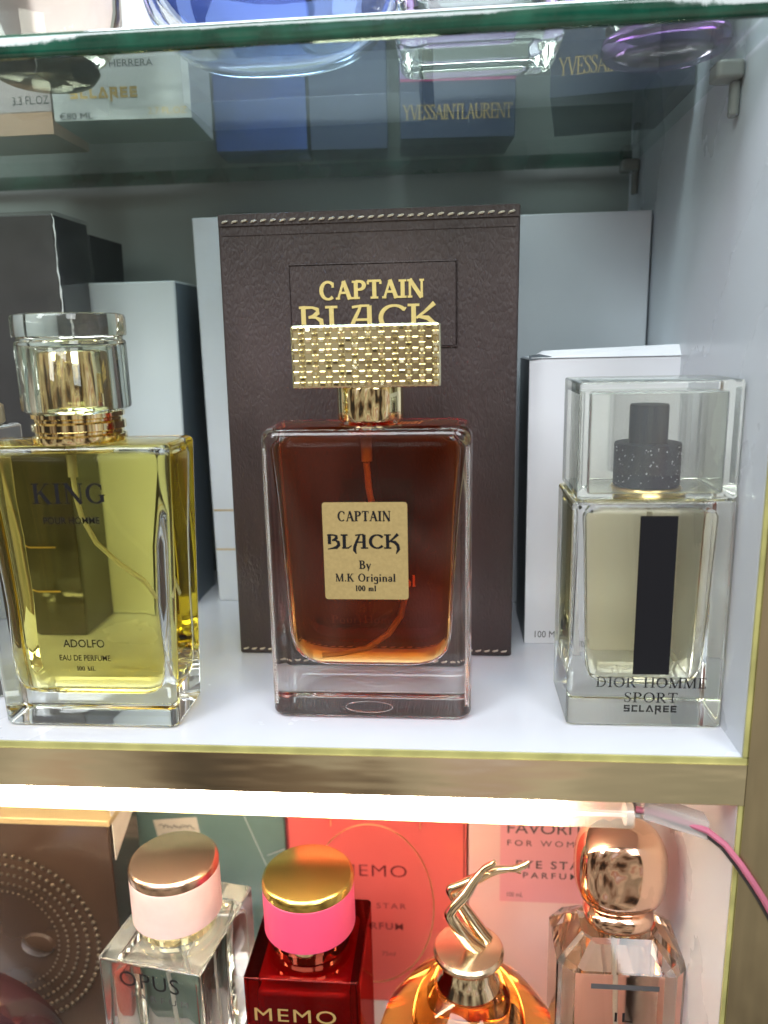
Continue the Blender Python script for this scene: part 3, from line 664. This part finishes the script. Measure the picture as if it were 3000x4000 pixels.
# ================================================================== boxes at the back of the shelf
T = Thing('carton', 'white carton with a lifted lid behind the clear square bottle', 'box', (.071, .128, 0))
T.part('box_body', MB().box(.0368, .1052, .1045, .1500, .0002, .1400).box(.0375, .1050, .1052, .1490, .1400, .1405), M['white_card'], smooth=False)
T.part('side_face', MB().box(.03655, .03675, .1046, .1499, .0004, .1398), M['slate_and_shade'], smooth=False)  # shade on the white carton's left side, painted as a dark face
T.part('flap', MB().add([(.0375, .1038, .1406), (.1050, .1040, .1406), (.1052, .1075, .1450), (.0430, .1075, .1432), (.0375, .1045, .1412), (.1050, .1047, .1412), (.1052, .1082, .1456), (.0430, .1082, .1438)],
       [(0, 1, 2, 3), (7, 6, 5, 4), (0, 4, 5, 1), (1, 5, 6, 2), (2, 6, 7, 3), (3, 7, 4, 0)]), M['white_card'], smooth=False)
T.part('gap_shade', MB().add([(.0364, .1040, .1395), (.0470, .1040, .1412), (.0410, .1042, .1425), (.0364, .1042, .1418)], [(0, 1, 2, 3)]), M['slate_and_shade'], smooth=False)  # dark sheet standing in for the shaded gap at the lid corner
T.part('lettering', sans_mb('100 ML', .0418, .0540, .0034, .0034, .1045), M['grey_ink'], smooth=False)
T = Thing('carton', 'tall silver-white carton behind the leather box, right up against the side wall', 'box', (.045, .190, 0))
T.part('box_body', MB().rbox(-.0080, .1038, .1660, .2200, .0002, .2125, .0008, .0006), M['silver_card'])
T = Thing('carton', 'silver-white carton with thin gold lines, a strip seen left of the leather box', 'box', (-.080, .190, 0))
T.part('box_body', MB().rbox(-.1384, -.0150, .1660, .2200, .0002, .2168, .0008, .0006), M['silver_card'])
T.part('gold_line', MB().box(-.1380, -.0155, .16585, .16598, .0552, .0560), M['gold_print'], smooth=False)
T.part('gold_line', MB().box(-.1380, -.0155, .16585, .16598, .0316, .0324), M['gold_print'], smooth=False)
T = Thing('carton', 'pale grey carton with dark slate side behind the yellow bottle', 'box', (-.172, .173, 0))
T.part('box_body', MB().rbox(-.1960, -.1500, .1530, .1950, .0002, .1838, .001, .0008, taper=(0, .004)), M['grey_card'])
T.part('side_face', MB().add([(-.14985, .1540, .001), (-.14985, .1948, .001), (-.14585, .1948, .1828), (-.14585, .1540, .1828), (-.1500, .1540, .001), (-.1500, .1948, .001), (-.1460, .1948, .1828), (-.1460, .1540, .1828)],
       [(0, 1, 2, 3), (7, 6, 5, 4), (0, 4, 5, 1), (2, 6, 7, 3), (1, 5, 6, 2), (3, 7, 4, 0)]), M['slate_and_shade'], smooth=False)
# black boxes
T = Thing('carton', 'black carton in crinkled clear wrap behind the yellow bottle', 'box', (-.222, .138, 0))
T.part('box_body', MB().rbox(-.2550, -.1935, .1200, .1580, .0002, .2140, .0008, .0006), M['black_card'])
wr = MB()
ring = []
for z in [.0004 + .2148 * i / 26 for i in range(27)]:
    rg = []
    for x, y in [(-.2556, .1194), (-.235, .1192), (-.215, .1190), (-.2000, .1190), (-.1927, .1190), (-.1923, .1205), (-.1925, .132), (-.1924, .145), (-.1929, .1588), (-.2556, .1588)]:
        a = .0009 * (1 if z > .15 else .35)
        rg.append((x + random.uniform(0, a), y - random.uniform(0, a), z))
    ring.append(rg)
wr.loft(ring)
T.part('cellophane_wrap', wr, M['wrap'], angle=10)
fm = MB()
zz = .148
pp = []
while zz < .2148:
    pp.append((-.1923 + random.uniform(-.0004, .0006), .1186 + random.uniform(-.0004, .0002), zz)); zz += .003
fm.tube(pp, [random.uniform(.0001, .0006) for _ in pp], 6)
T.part('wrap_crease', fm, M['film_edge'])
for z in (.0490, .0250):
    mk = MB()
    mk.box(-.2310, -.2045, .1184, .1185, z - .0004, z + .0004)
    T.part('gold_mark', mk, M['gold_print'], smooth=False)
T = Thing('carton', 'plain black carton standing behind the wrapped black one', 'box', (-.222, .184, 0))
T.part('box_body', MB().rbox(-.2480, -.1990, .1620, .2060, .0002, .2100, .0008, .0006, taper=(0, .004)), M['black_card'])

# ================================================================== things on the glass shelf
GZ = .2529
T = Thing('carton', 'pinkish carton with peach foot band at the left of the glass shelf', 'box', (-.225, .155, GZ))
T.part('box_body', MB().rbox(-.262, -.1935, .1320, .1700, GZ + .0101, GZ + .13, .0006, .0005), M['blush_card'])
T.part('foot_band', MB().box(-.262, -.1935, .1320, .1700, GZ, GZ + .0100), M['peach_band'], smooth=False)
T.part('lettering', sans_mb('3.3 FL.OZ', -.2130, -.1945, .2665, .0038, .1320), M['grey_ink'], smooth=False)
def rotbox(T, name, w, d, h, mat, **k):
    return T.part(name, MB().rbox(-w / 2, w / 2, 0, d, 0, h, .0006, .0005), mat, **k)
T = Thing('carton', 'pale ivory carton with gold block lettering on the glass shelf', 'box', (-.151, .1146, GZ), math.radians(3.5))
rotbox(T, 'box_body', .0646, .042, .14, M['ivory_card'])
T.part('lettering', letter_mb('SCLAREE', -.024, .008, .0095, .0046, 0, block_glyph, .24, .1), M['gold_print'], smooth=False)
T.part('lettering', sans_mb('CAROLINA HERRERA', -.030, .016, .0225, .0030, 0), M['grey_ink'], smooth=False)
T.part('lettering', sans_mb('\u20ac80 ML', -.0295, -.014, .0008, .0030, 0), M['grey_ink'], smooth=False)
T.part('lettering', sans_mb('2.7 FL.OZ', .012, .030, .0022, .0028, 0), M['gold_print'], smooth=False)
T = Thing('carton', 'glossy royal blue carton behind the round blue bottle', 'box', (-.102, .1835, GZ), math.radians(4))
rotbox(T, 'box_body', .050, .030, .13, M['blue_card'])
T = Thing('carton', 'dark navy carton between the royal blue one and the gold-lettered one', 'box', (-.0545, .1890, GZ), math.radians(4))
rotbox(T, 'box_body', .0425, .026, .13, M['navy_card'])
T = Thing('carton', 'navy carton with thin gold capitals under a magenta line, behind clear square bottle', 'box', (.0045, .1745, GZ), math.radians(4))
rotbox(T, 'box_body', .0600, .040, .15, M['navy_card'])
T.part('lettering', letter_mb('YVESSAINTLAURENT', -.0285, .0285, .0090, .0072, 0, serif_glyph, .09, .05, gap=-.12), M['gold_print'], smooth=False)
T.part('coloured_band', MB().box(-.0298, .0298, -.0003, -.0001, .0272, .0285), M['magenta'], smooth=False)
T.part('upper_panel', MB().box(-.0298, .0298, -.0003, -.0001, .0287, .149), M['plum_card'], smooth=False)
T = Thing('carton', 'navy carton with gold capitals by the side wall, behind purple-footed bottle', 'box', (.0740, .1090, GZ), math.radians(-9))
rotbox(T, 'box_body', .0600, .070, .15, M['navy_card'])
T.part('lettering', letter_mb('YVESSAINTLAURENT', -.0265, .0290, .0085, .0072, 0, serif_glyph, .09, .05, gap=-.12), M['gold_print'], smooth=False)
T.part('coloured_band', MB().box(-.0298, .0298, -.0003, -.0001, .0272, .0285), M['magenta'], smooth=False)
T.part('upper_panel', MB().box(-.0298, .0298, -.0003, -.0001, .0287, .149), M['plum_card'], smooth=False)

T = Thing('perfume_bottle', 'round-bellied pale amber bottle with dark foot on the glass shelf', 'perfume bottle', (-.158, .060, GZ))
T.part('glass_body', MB().lathe(-.158, .058, [(.0165, GZ + .0062), (.0235, GZ + .009), (.0285, GZ + .0145), (.0305, GZ + .022), (.0312, GZ + .034), (.030, GZ + .05), (.024, GZ + .066), (.012, GZ + .076)], 56)
       , M['glass_grey'])
T.part('perfume', MB().lathe(-.158, .058, [(.012, GZ + .011), (.0205, GZ + .014), (.0255, GZ + .019), (.0275, GZ + .026), (.028, GZ + .036), (.0265, GZ + .050), (.020, GZ + .06)], 48), M['pale_liquid'])
T.part('foot', MB().lathe(-.158, .058, [(.0170, GZ + .0001), (.0185, GZ + .0008), (.0205, GZ + .0035), (.0200, GZ + .0056), (.0160, GZ + .0060)], 56), M['smoke_glass'])
T = Thing('perfume_bottle', 'big round flat blue perfume bottle on the glass shelf', 'perfume bottle', (-.0680, .056, GZ))
def disc(cx, cy, cz, rx, rz, ry, p=2.4, n=56, m=14, scale=1.0, zflat=None):
    rings = []
    for j in range(-m, m + 1):
        t = j / m; k = max(.02, (1 - abs(t) ** 3.2)) ** (1 / 3.2)
        rg = []
        for i in range(n):
            a = 2 * PI * i / n; ca, sa = math.cos(a), math.sin(a)
            x = rx * k * math.copysign(abs(ca) ** (2 / p), ca); z = rz * k * math.copysign(abs(sa) ** (2 / p), sa)
            zz = cz + z
            if zflat is not None: zz = max(zz, zflat)
            rg.append((cx + x, cy + ry * t, zz))
        rings.append(rg)
    return rings
T.part('glass_body', MB().loft(disc(-.0680, .064, GZ + .0405, .0500, .0405, .0200, 2.7), flip=True), M['glass'])
T.part('perfume', MB().loft(disc(-.0680, .064, GZ + .0445, .0440, .0335, .0155, 2.7), flip=True), M['blue_liquid'])
T = Thing('perfume_bottle', 'clear square thick-footed bottle on the glass shelf above the leather box', 'perfume bottle', (.011, .064, GZ))
T.part('glass_body', MB().rbox(-.0195, .0415, .0440, .0840, GZ + .0002, GZ + .085, .006, .004), M['glass'])
T.part('perfume', MB().rbox(-.0145, .0365, .0480, .0800, GZ + .017, GZ + .078, .006, .006), M['pale_liquid'])
T.part('printed_plate', rrect(-.0100, .0300, GZ + .029, GZ + .075, .002, .04385, .0001), M['grey_ink'], smooth=False)
T = Thing('perfume_bottle', 'clear round bottle with purple rimmed foot beside the side wall', 'perfume bottle', (.0775, .058, GZ))
pz = GZ
T.part('glass_body', MB().lathe(.0810, .066, [(.0190, pz + .0068), (.0218, pz + .010), (.0230, pz + .018), (.0232, pz + .030), (.022, pz + .048), (.018, pz + .06)], 56), M['glass'])
T.part('foot', MB().lathe(.0810, .066, [(.0195, pz + .0002), (.0225, pz + .0008), (.0236, pz + .0028), (.0230, pz + .0054), (.0195, pz + .0066)], 56), M['purple_glass'])
T.part('bead_band', MB().lathe(.0810, .066, [(.0231, pz + .0205), (.0236, pz + .0212), (.0236, pz + .024), (.0231, pz + .0246)], 56), M['chrome'])

# ================================================================== LED bar under the trim
T = Thing('led_bar', 'glowing warm LED bar with clear tube end and pink and black wires', 'light', (-.06, .006, -.0285))
def lp(x): return -.0281 - .0012 * (x + .18) / .25
T.part('tube', MB().tube([(x, .0070, lp(x)) for x in (-.45, -.2, -.1, 0, .04, .0690)], .0055, 20), M['led_tube'])
T.part('glow', MB().tube([(x, .0070, lp(x)) for x in (-.449, -.2, -.1, 0, .030, .0445)], .0041, 16), M['led'])
T.part('circuit_strip', MB().box(.0446, .0720, .0066, .0072, -.0305, -.0292), M['white_card'], smooth=False)
T.part('end_plug', MB().tube([(.0662, .0070, -.0292), (.0688, .0070, -.0293)], .0045, 16), M['sleeve'])
T.part('sleeve', MB().loft([[(.0722 + a, .0020, b), (.0722 + a, .0085, b), (.0722 + a, .0085, c), (.0722 + a, .0020, c)] for a, b, c in ((0, -.0282, -.0208), (.012, -.0322, -.0245), (.0240, -.0362, -.0288))]), M['sleeve'], smooth=False)
for mt, dz, dy, r in (('black_wire', -.0024, .0006, .0013), ('pink_wire', .0, -.0015, .00125)):
    T.part('wire', MB().tube([(.0700, .0058 + dy * .2, -.0262 + dz * .3), (.0760, .0055 + dy * .5, -.0268 + dz * .4), (.0880, .0050 + dy, -.0300 + dz), (.0955, .003 + dy, -.0318 + dz), (.1010, -.0005 + dy, -.0350 + dz), (.1055, -.0040 + dy, -.0402 + dz), (.1100, -.0050 + dy, -.0468 + dz), (.1145, -.0050 + dy, -.0540 + dz), (.1200, -.0050 + dy, -.0640 + dz), (.1250, -.0050 + dy, -.0745 + dz)], r, 8), M[mt])

# ================================================================== lower shelf
LZ = -.2450
T = Thing('carton', 'glossy brown carton with rings of raised beads and a folded sticker', 'box', (-.23, .10, LZ))
T.part('box_body', MB().rbox(-.300, -.1790, .0800, .1150, LZ + .0002, -.0945, .001, .0008), M['brown_card'])
T.part('lid', MB().rbox(-.301, -.1775, .0790, .1160, -.0943, -.0905, .001, .0006), M['beige_card'])
T.part('sticker', MB().add([(-.1783, .0828, -.0860), (-.1783, .1085, -.0860), (-.1783, .1085, -.1030), (-.1783, .0828, -.1165), (-.1778, .0828, -.0860), (-.1778, .1085, -.0860), (-.1778, .1085, -.1030), (-.1778, .0828, -.1165)],
       [(0, 1, 2, 3), (7, 6, 5, 4), (0, 4, 5, 1), (1, 5, 6, 2), (2, 6, 7, 3), (3, 7, 4, 0)]), M['sticker'], smooth=False)
bd = MB()
bcx, bcz = -.2440, -.1660
for k, R_ in enumerate((.0525, .0465, .0408, .0352, .0300)):
    nb = int(2 * PI * R_ / (.0042 - .0003 * k))
    rr = .0014 - .00018 * k
    for i in range(nb):
        a = 2 * PI * i / nb
        if not (-.6 * PI < a - 2 * PI * (a > PI) < .62 * PI): continue
        x, z = bcx + R_ * math.cos(a), bcz + R_ * math.sin(a)
        bd.loft([[(x + rr * f * math.cos(q * PI / 4), .0800 - rr * g, z + rr * f * math.sin(q * PI / 4)) for q in range(8)] for f, g in ((1, 0), (.87, .5), (.5, .87), (.1, 1))])
T.part('bead_rings', bd, M['dull_bead'])
T.part('relief', MB().loft([[(bcx + .018 + .010 * s * math.cos(q * PI / 8), .0800 - g, bcz - .003 + .0075 * s * math.sin(q * PI / 8)) for q in range(16)] for s, g in ((1, 0), (.9, .0016), (.55, .0028), (.1, .003))]), M['brown_card'])

T = Thing('perfume_bottle', 'dark plum round bottle with gold rim in the lower left corner', 'perfume bottle', (-.232, .030, LZ))
T.part('body', MB().loft([[(-.236 + r * math.cos(q * PI / 28), y, -.1920 + r * math.sin(q * PI / 28)) for q in range(56)] for y, r in ((.015, .044), (.0135, .050), (.016, .0528), (.030, .0528), (.036, .050), (.038, .040))]), M['dark_bottle'])
T.part('rim', MB().tube([(-.236 + .0455 * math.cos(q * PI / 32), .0134, -.1920 + .0455 * math.sin(q * PI / 32)) for q in range(65)], .0013, 8), M['gold'])
dd = MB()
for q in range(40):
    a = q * PI / 20; x, z = -.236 + .039 * math.cos(a), -.192 + .039 * math.sin(a)
    dd.loft([[(x + .0016 * f * math.cos(w * PI / 4), .015 - .0016 * g, z + .0016 * f * math.sin(w * PI / 4)) for w in range(8)] for f, g in ((1, 0), (.87, .5), (.5, .87), (.1, 1))])
T.part('beads', dd, M['dull_bead'])
T.part('foot', MB().rbox(-.252, -.220, .018, .036, LZ + .0002, -.243, .002, .0006), M['dark_bottle'])

T = Thing('carton', 'grey-teal carton with white price sticker behind the blush-capped bottle', 'box', (-.145, .155, LZ))
T.part('box_body', MB().rbox(-.205, -.1000, .1420, .1780, LZ + .0002, -.045, .001, .0008), M['teal_card'])
T.part('sticker', MB().add([(-.1795, .1417, -.1470), (-.1525, .1417, -.1455), (-.1545, .1417, -.1300), (-.1820, .1417, -.1330)], [(0, 1, 2, 3)]), M['sticker'], smooth=False)
hw = random.Random(5)
T.part('handwriting', MB().tube([(-.1785 + .0005 * q, .1415, -.1370 + hw.uniform(-.0014, .0016)) for q in range(46)], .00018, 5), M['grey_ink'])
T.part('handwriting', MB().tube([(-.1770 + .0005 * q, .1415, -.1425 + hw.uniform(-.0012, .0014)) for q in range(40)], .00018, 5), M['grey_ink'])
ln_ = MB()
for (xa, za), (xb, zb) in (((-.135, -.10), (-.112, -.165)), ((-.112, -.165), (-.104, -.21)), ((-.110, -.19), (-.101, -.17)), ((-.112, -.155), (-.101, -.15))):
    ln_.tube([(xa, .1419, za), (xb, .1419, zb)], .00022, 5)
T.part('printed_lines', ln_, M['grey_card'])

def cap_lathe(cx, cy, z0, z1, r, lip):
    return MB().lathe(cx, cy, [(r, z0), (r, z1)], 56)
# blush-capped bottle, turned a little
T = Thing('perfume_bottle', 'clear square bottle with blush sleeve cap and satin rose-gold top', 'perfume bottle', (-.1337, .0530, LZ), math.radians(-8.5))
T.part('glass_body', MB().rbox(-.0260, .0260, -.0300, .0300, .0002, .1195, .002, .0016, .0012), M['glass'])
lay = [rring(-.0215 + d, .0215 - d, -.0255 + d, .0255 - d, .004, z) for z, d in ((.016, .008), (.017, .004), (.020, .001), (.025, 0), (.106, 0), (.1090, .001), (.1115, .004), (.113, .010))]
T.part('perfume', MB().loft(lay), M['pale_liquid'])
T.part('dip_tube', MB().tube([(0, 0, .113), (.002, 0, .08), (.008, 0, .03)], .0012, 8), M['tube_plastic'])
cp = T.part('cap', MB().lathe(0, 0, [(.0210, .1262), (.0213, .1264), (.0213, .1490), (.0210, .1492)], 56), M['blush'])
T.part('cap_top', MB().lathe(0, 0, [(.0212, .1493), (.0214, .1496), (.0214, .1520), (.0210, .1534), (.0200, .1545), (.0194, .1548)], 56), M['rose_soft'], cp)
T.part('collar', MB().lathe(0, 0, [(.0180, .1197), (.0186, .1200), (.0186, .1240), (.0202, .1246), (.0205, .1252), (.0205, .1261)], 56), M['gold'])
T.part('lettering', sans_mb('OPUS', -.0150, .0150, .1070, .0080, -.0300, spacing=1.1), M['ink'], smooth=False)
T.part('lettering', sans_mb('PARFUM', -.0100, .0190, .1005, .0032, -.0300, spacing=1.6), M['grey_ink'], smooth=False)
# red bottle with pink cap
T = Thing('perfume_bottle', 'dark red square bottle with hot pink cap and gold top', 'perfume bottle', (-.0668, .0460, LZ))
T.part('glass_body', MB().rbox(-.0930, -.0406, .0195, .0725, LZ + .0002, -.1255, .002, .0016, .0012), M['red_glass'])
T.part('inner_lacquer', MB().rbox(-.0880, -.0456, .0245, .0675, LZ + .012, -.1340, .004, .003), pbr('red_lacquer', (.20, .010, .016), .25))
cp = T.part('cap', MB().lathe(-.0668, .046, [(.0211, -.1168), (.0214, -.1166), (.0214, -.0955), (.0211, -.0953)], 56), M['hot_pink'])
T.part('cap_top', MB().lathe(-.0668, .046, [(.0213, -.0952), (.0215, -.0949), (.0215, -.0930), (.0211, -.0916), (.0202, -.0906), (.0196, -.0903)], 56), pbr('satin_yellow_gold', (.66, .47, .13), .24, 1.0), cp)
T.part('collar', MB().lathe(-.0668, .046, [(.0180, -.1253), (.0186, -.1250), (.0186, -.1200), (.0205, -.1194), (.0207, -.1169)], 56), M['gold'])
T.part('lettering', sans_mb('MEMO', -.0885, -.0515, -.1475, .0068, .0195, spacing=1.15), M['gold_print'], smooth=False)
T.part('lettering', sans_mb('PARIS', -.0865, -.0530, -.1560, .0036, .0195, spacing=1.6, bold=-.01), M['gold_print'], smooth=False)

# red carton with rings
T = Thing('carton', 'coral red carton with a thin gold oval and dark lettering', 'box', (-.0435, .15, LZ))
T.part('box_body', MB().rbox(-.0965, .0088, .1300, .1650, LZ + .0002, -.048, .001, .0008), M['red_card'])
T.part('edge_line', MB().box(.0068, .0074, .1297, .1299, -.240, -.05), M['dark_red'], smooth=False)
T.part('edge_line', MB().box(-.0966, -.0952, .1296, .1299, -.240, -.05), M['dark_red'], smooth=False)
T.part('gold_oval', MB().tube([(-.0475 + .037 * math.cos(q * PI / 40), .1298, -.1770 + .054 * math.sin(q * PI / 40)) for q in range(81)], .00028, 5), M['gold_soft'])
for sx in (-1, 1):
    for sz in (1, -1):
        ox, oz = -.0440 + sx * .026, -.1770 + sz * .052
        gk = MB()
        pth = [(0, 0), (0, 8), (10, 8), (10, 16), (-2, 16), (-2, 24)] if True else []
        for (a, b), (c, d) in zip(pth, pth[1:]):
            gk.tube([(ox + sx * a * .001, .1298, oz + sz * b * .0007), (ox + sx * c * .001, .1298, oz + sz * d * .0007)], .00022, 5)
        T.part('fret_line', gk, M['gold_soft'])
T.part('lettering', sans_mb('MEMO', -.0655, -.0262, -.1575, .0078, .1300, spacing=1.1, bold=-.01), M['dark_red'], smooth=False)
T.part('lettering', sans_mb('EYES STAR', -.0640, -.0270, -.1790, .0036, .1300, spacing=1.3), M['dark_red'], smooth=False)
T.part('lettering', sans_mb('PARFUM', -.0580, -.0290, -.1935, .0046, .1300, spacing=1.2, bold=.01), M['dark_red'], smooth=False)
T.part('lettering', sans_mb('75ml', -.0420, -.0340, -.2120, .0030, .1300), M['dark_red'], smooth=False)
# pink carton
T = Thing('carton', 'wrapped pale pink carton with a rose panel of grey lettering', 'box', (.053, .15, LZ))
T.part('box_body', MB().rbox(.0097, .0985, .1300, .1650, LZ + .0002, -.048, .001, .0008), M['pink_card'])
T.part('panel', MB().box(.0278, .0860, .1297, .1299, -.1705, -.100), M['rose_card'], smooth=False)
T.part('lettering', sans_mb('FAVORITE', .0318, .0800, -.1255, .0066, .1297), M['grey_ink'], smooth=False)
T.part('lettering', sans_mb('FOR WOMEN', .0318, .0800, -.1335, .0036, .1297, spacing=1.5), M['grey_ink'], smooth=False)
T.part('lettering', sans_mb('EYE STAR', .0370, .0790, -.1480, .0050, .1297, spacing=1.3, bold=.01), M['grey_ink'], smooth=False)
T.part('lettering', sans_mb('PARFUM', .0410, .0720, -.1545, .0038, .1297, spacing=1.5, bold=.01), M['grey_ink'], smooth=False)
T.part('lettering', sans_mb('100 mL', .0320, .0410, -.1672, .0030, .1297), M['grey_ink'], smooth=False)

# round amber bottle with the legs stopper
T = Thing('perfume_bottle', 'round orange bottle with a gold stopper shaped as crossed legs', 'perfume bottle', (.0078, .050, LZ))
ox, oy = .0078, .050
T.part('glass_body', MB().lathe(ox, oy, [(.030, LZ + .0002), (.038, LZ + .004), (.046, LZ + .018), (.0485, LZ + .034), (.047, LZ + .052), (.041, LZ + .070), (.031, LZ + .084), (.022, LZ + .092), (.0165, LZ + .0955)], 64), M['orange_glass'])
T.part('inner_dome', MB().lathe(ox, oy, [(.020, LZ + .060), (.0215, LZ + .068), (.0205, LZ + .077), (.017, LZ + .086), (.0140, LZ + .0945)], 48), M['chrome'])
T.part('neck', MB().lathe(ox, oy, [(.0155, LZ + .0956), (.0140, LZ + .099), (.0130, LZ + .1020), (.0130, LZ + .1080), (.0145, LZ + .1095)], 48), M['champagne'])
T.part('stopper', MB().lathe(ox, oy, [(.0148, LZ + .1096), (.0162, LZ + .1102), (.0168, LZ + .1115), (.0166, LZ + .1130), (.0156, LZ + .1142), (.0130, LZ + .1148)], 56), M['champagne_soft'])
def leg(name, P, R_):
    P = [Vector(p) for p in P]
    # Catmull-Rom through the joints, thickness tapering from thigh to ankle
    out = []; rad = []
    n_ = len(P)
    for i in range(n_ - 1):
        p0, p1, p2, p3 = P[max(i - 1, 0)], P[i], P[i + 1], P[min(i + 2, n_ - 1)]
        for s_ in range(7):
            t = s_ / 7
            out.append(.5 * ((2 * p1) + (p2 - p0) * t + (2 * p0 - 5 * p1 + 4 * p2 - p3) * t * t + (3 * p1 - p0 - 3 * p2 + p3) * t ** 3)); rad.append(R_[i] + (R_[i + 1] - R_[i]) * t)
    out.append(P[-1]); rad.append(R_[-1])
    return MB().tube(out, rad, 16)
lx = lambda px, pz, y: (px, y, pz)
l1 = leg('leg', [(.0135, .050, -.1325), (.0085, .047, -.1260), (.0035, .043, -.1160), (.0000, .0410, -.1085), (-.0008, .0410, -.1058), (.0012, .041, -.1020), (.0060, .042, -.0965), (.0100, .0435, -.0905), (.0135, .044, -.0855), (.0155, .0440, -.0835), (.0185, .0430, -.0805), (.0192, .0425, -.0785)],
         [.0034, .0036, .0032, .0027, .0026, .0024, .0026, .0021, .0014, .0017, .0015, .0005])
T.part('leg', l1, M['champagne'])
l2 = leg('leg', [(.0165, .055, -.1310), (.0120, .054, -.1240), (.0055, .052, -.1120), (.0005, .0505, -.1030), (-.0002, .0500, -.1000), (.0030, .0495, -.0980), (.0100, .049, -.0940), (.0190, .0485, -.0885), (.0260, .048, -.0868), (.0290, .0478, -.0862), (.0330, .0475, -.0840), (.0350, .0472, -.0818)],
         [.0034, .0036, .0031, .0026, .0025, .0024, .0026, .0021, .0014, .0017, .0016, .0005])
T.part('leg', l2, M['champagne'])
T.part('heel', MB().tube([(.0285, .0479, -.0872), (.0315, .0478, -.0885)], [.0009, .0005], 8), M['champagne'])
T.part('heel', MB().tube([(.0150, .0440, -.0852), (.0178, .0440, -.0862)], [.0009, .0005], 8), M['champagne'])

# peach faceted bottle
T = Thing('perfume_bottle', 'peach faceted bottle with a plump rose-gold cap', 'perfume bottle', (.0770, .055, LZ))
qx, qy = .0772, .055
def octring(hx, hy, ch, z):
    return [(qx + a, qy + b, z) for a, b in ((-hx + ch, -hy), (hx - ch, -hy), (hx, -hy + ch), (hx, hy - ch), (hx - ch, hy), (-hx + ch, hy), (-hx, hy - ch), (-hx, -hy + ch))]
T.part('glass_body', MB().loft([octring(.0275, .0185, .006, LZ + .0002), octring(.0295, .0205, .007, LZ + .002), octring(.0295, .0205, .007, -.1285), octring(.0175, .0105, .004, -.1182)]), M['glass'], smooth=False)
T.part('perfume', MB().loft([octring(.0225, .0145, .006, LZ + .013), octring(.0240, .0155, .006, LZ + .016), octring(.0240, .0155, .006, -.1320), octring(.0150, .0085, .004, -.1235)]), M['peach_liquid'], smooth=False)
T.part('dip_tube', MB().tube([(qx - .002, qy, -.1245), (qx - .001, qy, -.16), (qx + .004, qy, -.22)], .0012, 8), M['tube_plastic'])
T.part('neck', MB().lathe(qx, qy, [(.0105, -.1180), (.0108, -.1177), (.0100, -.1150)], 40), M['gold'])
def pillow(cx, cy, cz, rx, ry, rz, p):
    rings = []
    for j in range(-12, 13):
        t = math.sin(j / 12 * PI / 2); k = max(.02, (1 - abs(t) ** p)) ** (1 / p)
        rings.append([(cx + rx * k * math.copysign(abs(math.cos(a)) ** .8, math.cos(a)), cy + ry * k * math.copysign(abs(math.sin(a)) ** .8, math.sin(a)), cz + rz * t) for a in [2 * PI * i / 48 for i in range(48)]])
    return rings
T.part('cap', MB().loft(pillow(qx, qy, -.0880, .0208, .0165, .0215, 2.7)), M['rose'])
T.part('cap_foot', MB().loft(pillow(qx, qy, -.1122, .0158, .0132, .0066, 2.6)), M['rose'])
T.part('mark', MB().box(qx - .0150, qx + .0150, qy - .02065, qy - .02055, -.1362, -.1336), M['grey_ink'], smooth=False)
T.part('lettering', sans_mb('IL', qx - .004, qx + .004, -.1535, .0050, qy - .0205, spacing=1.1), M['ink'], smooth=False)
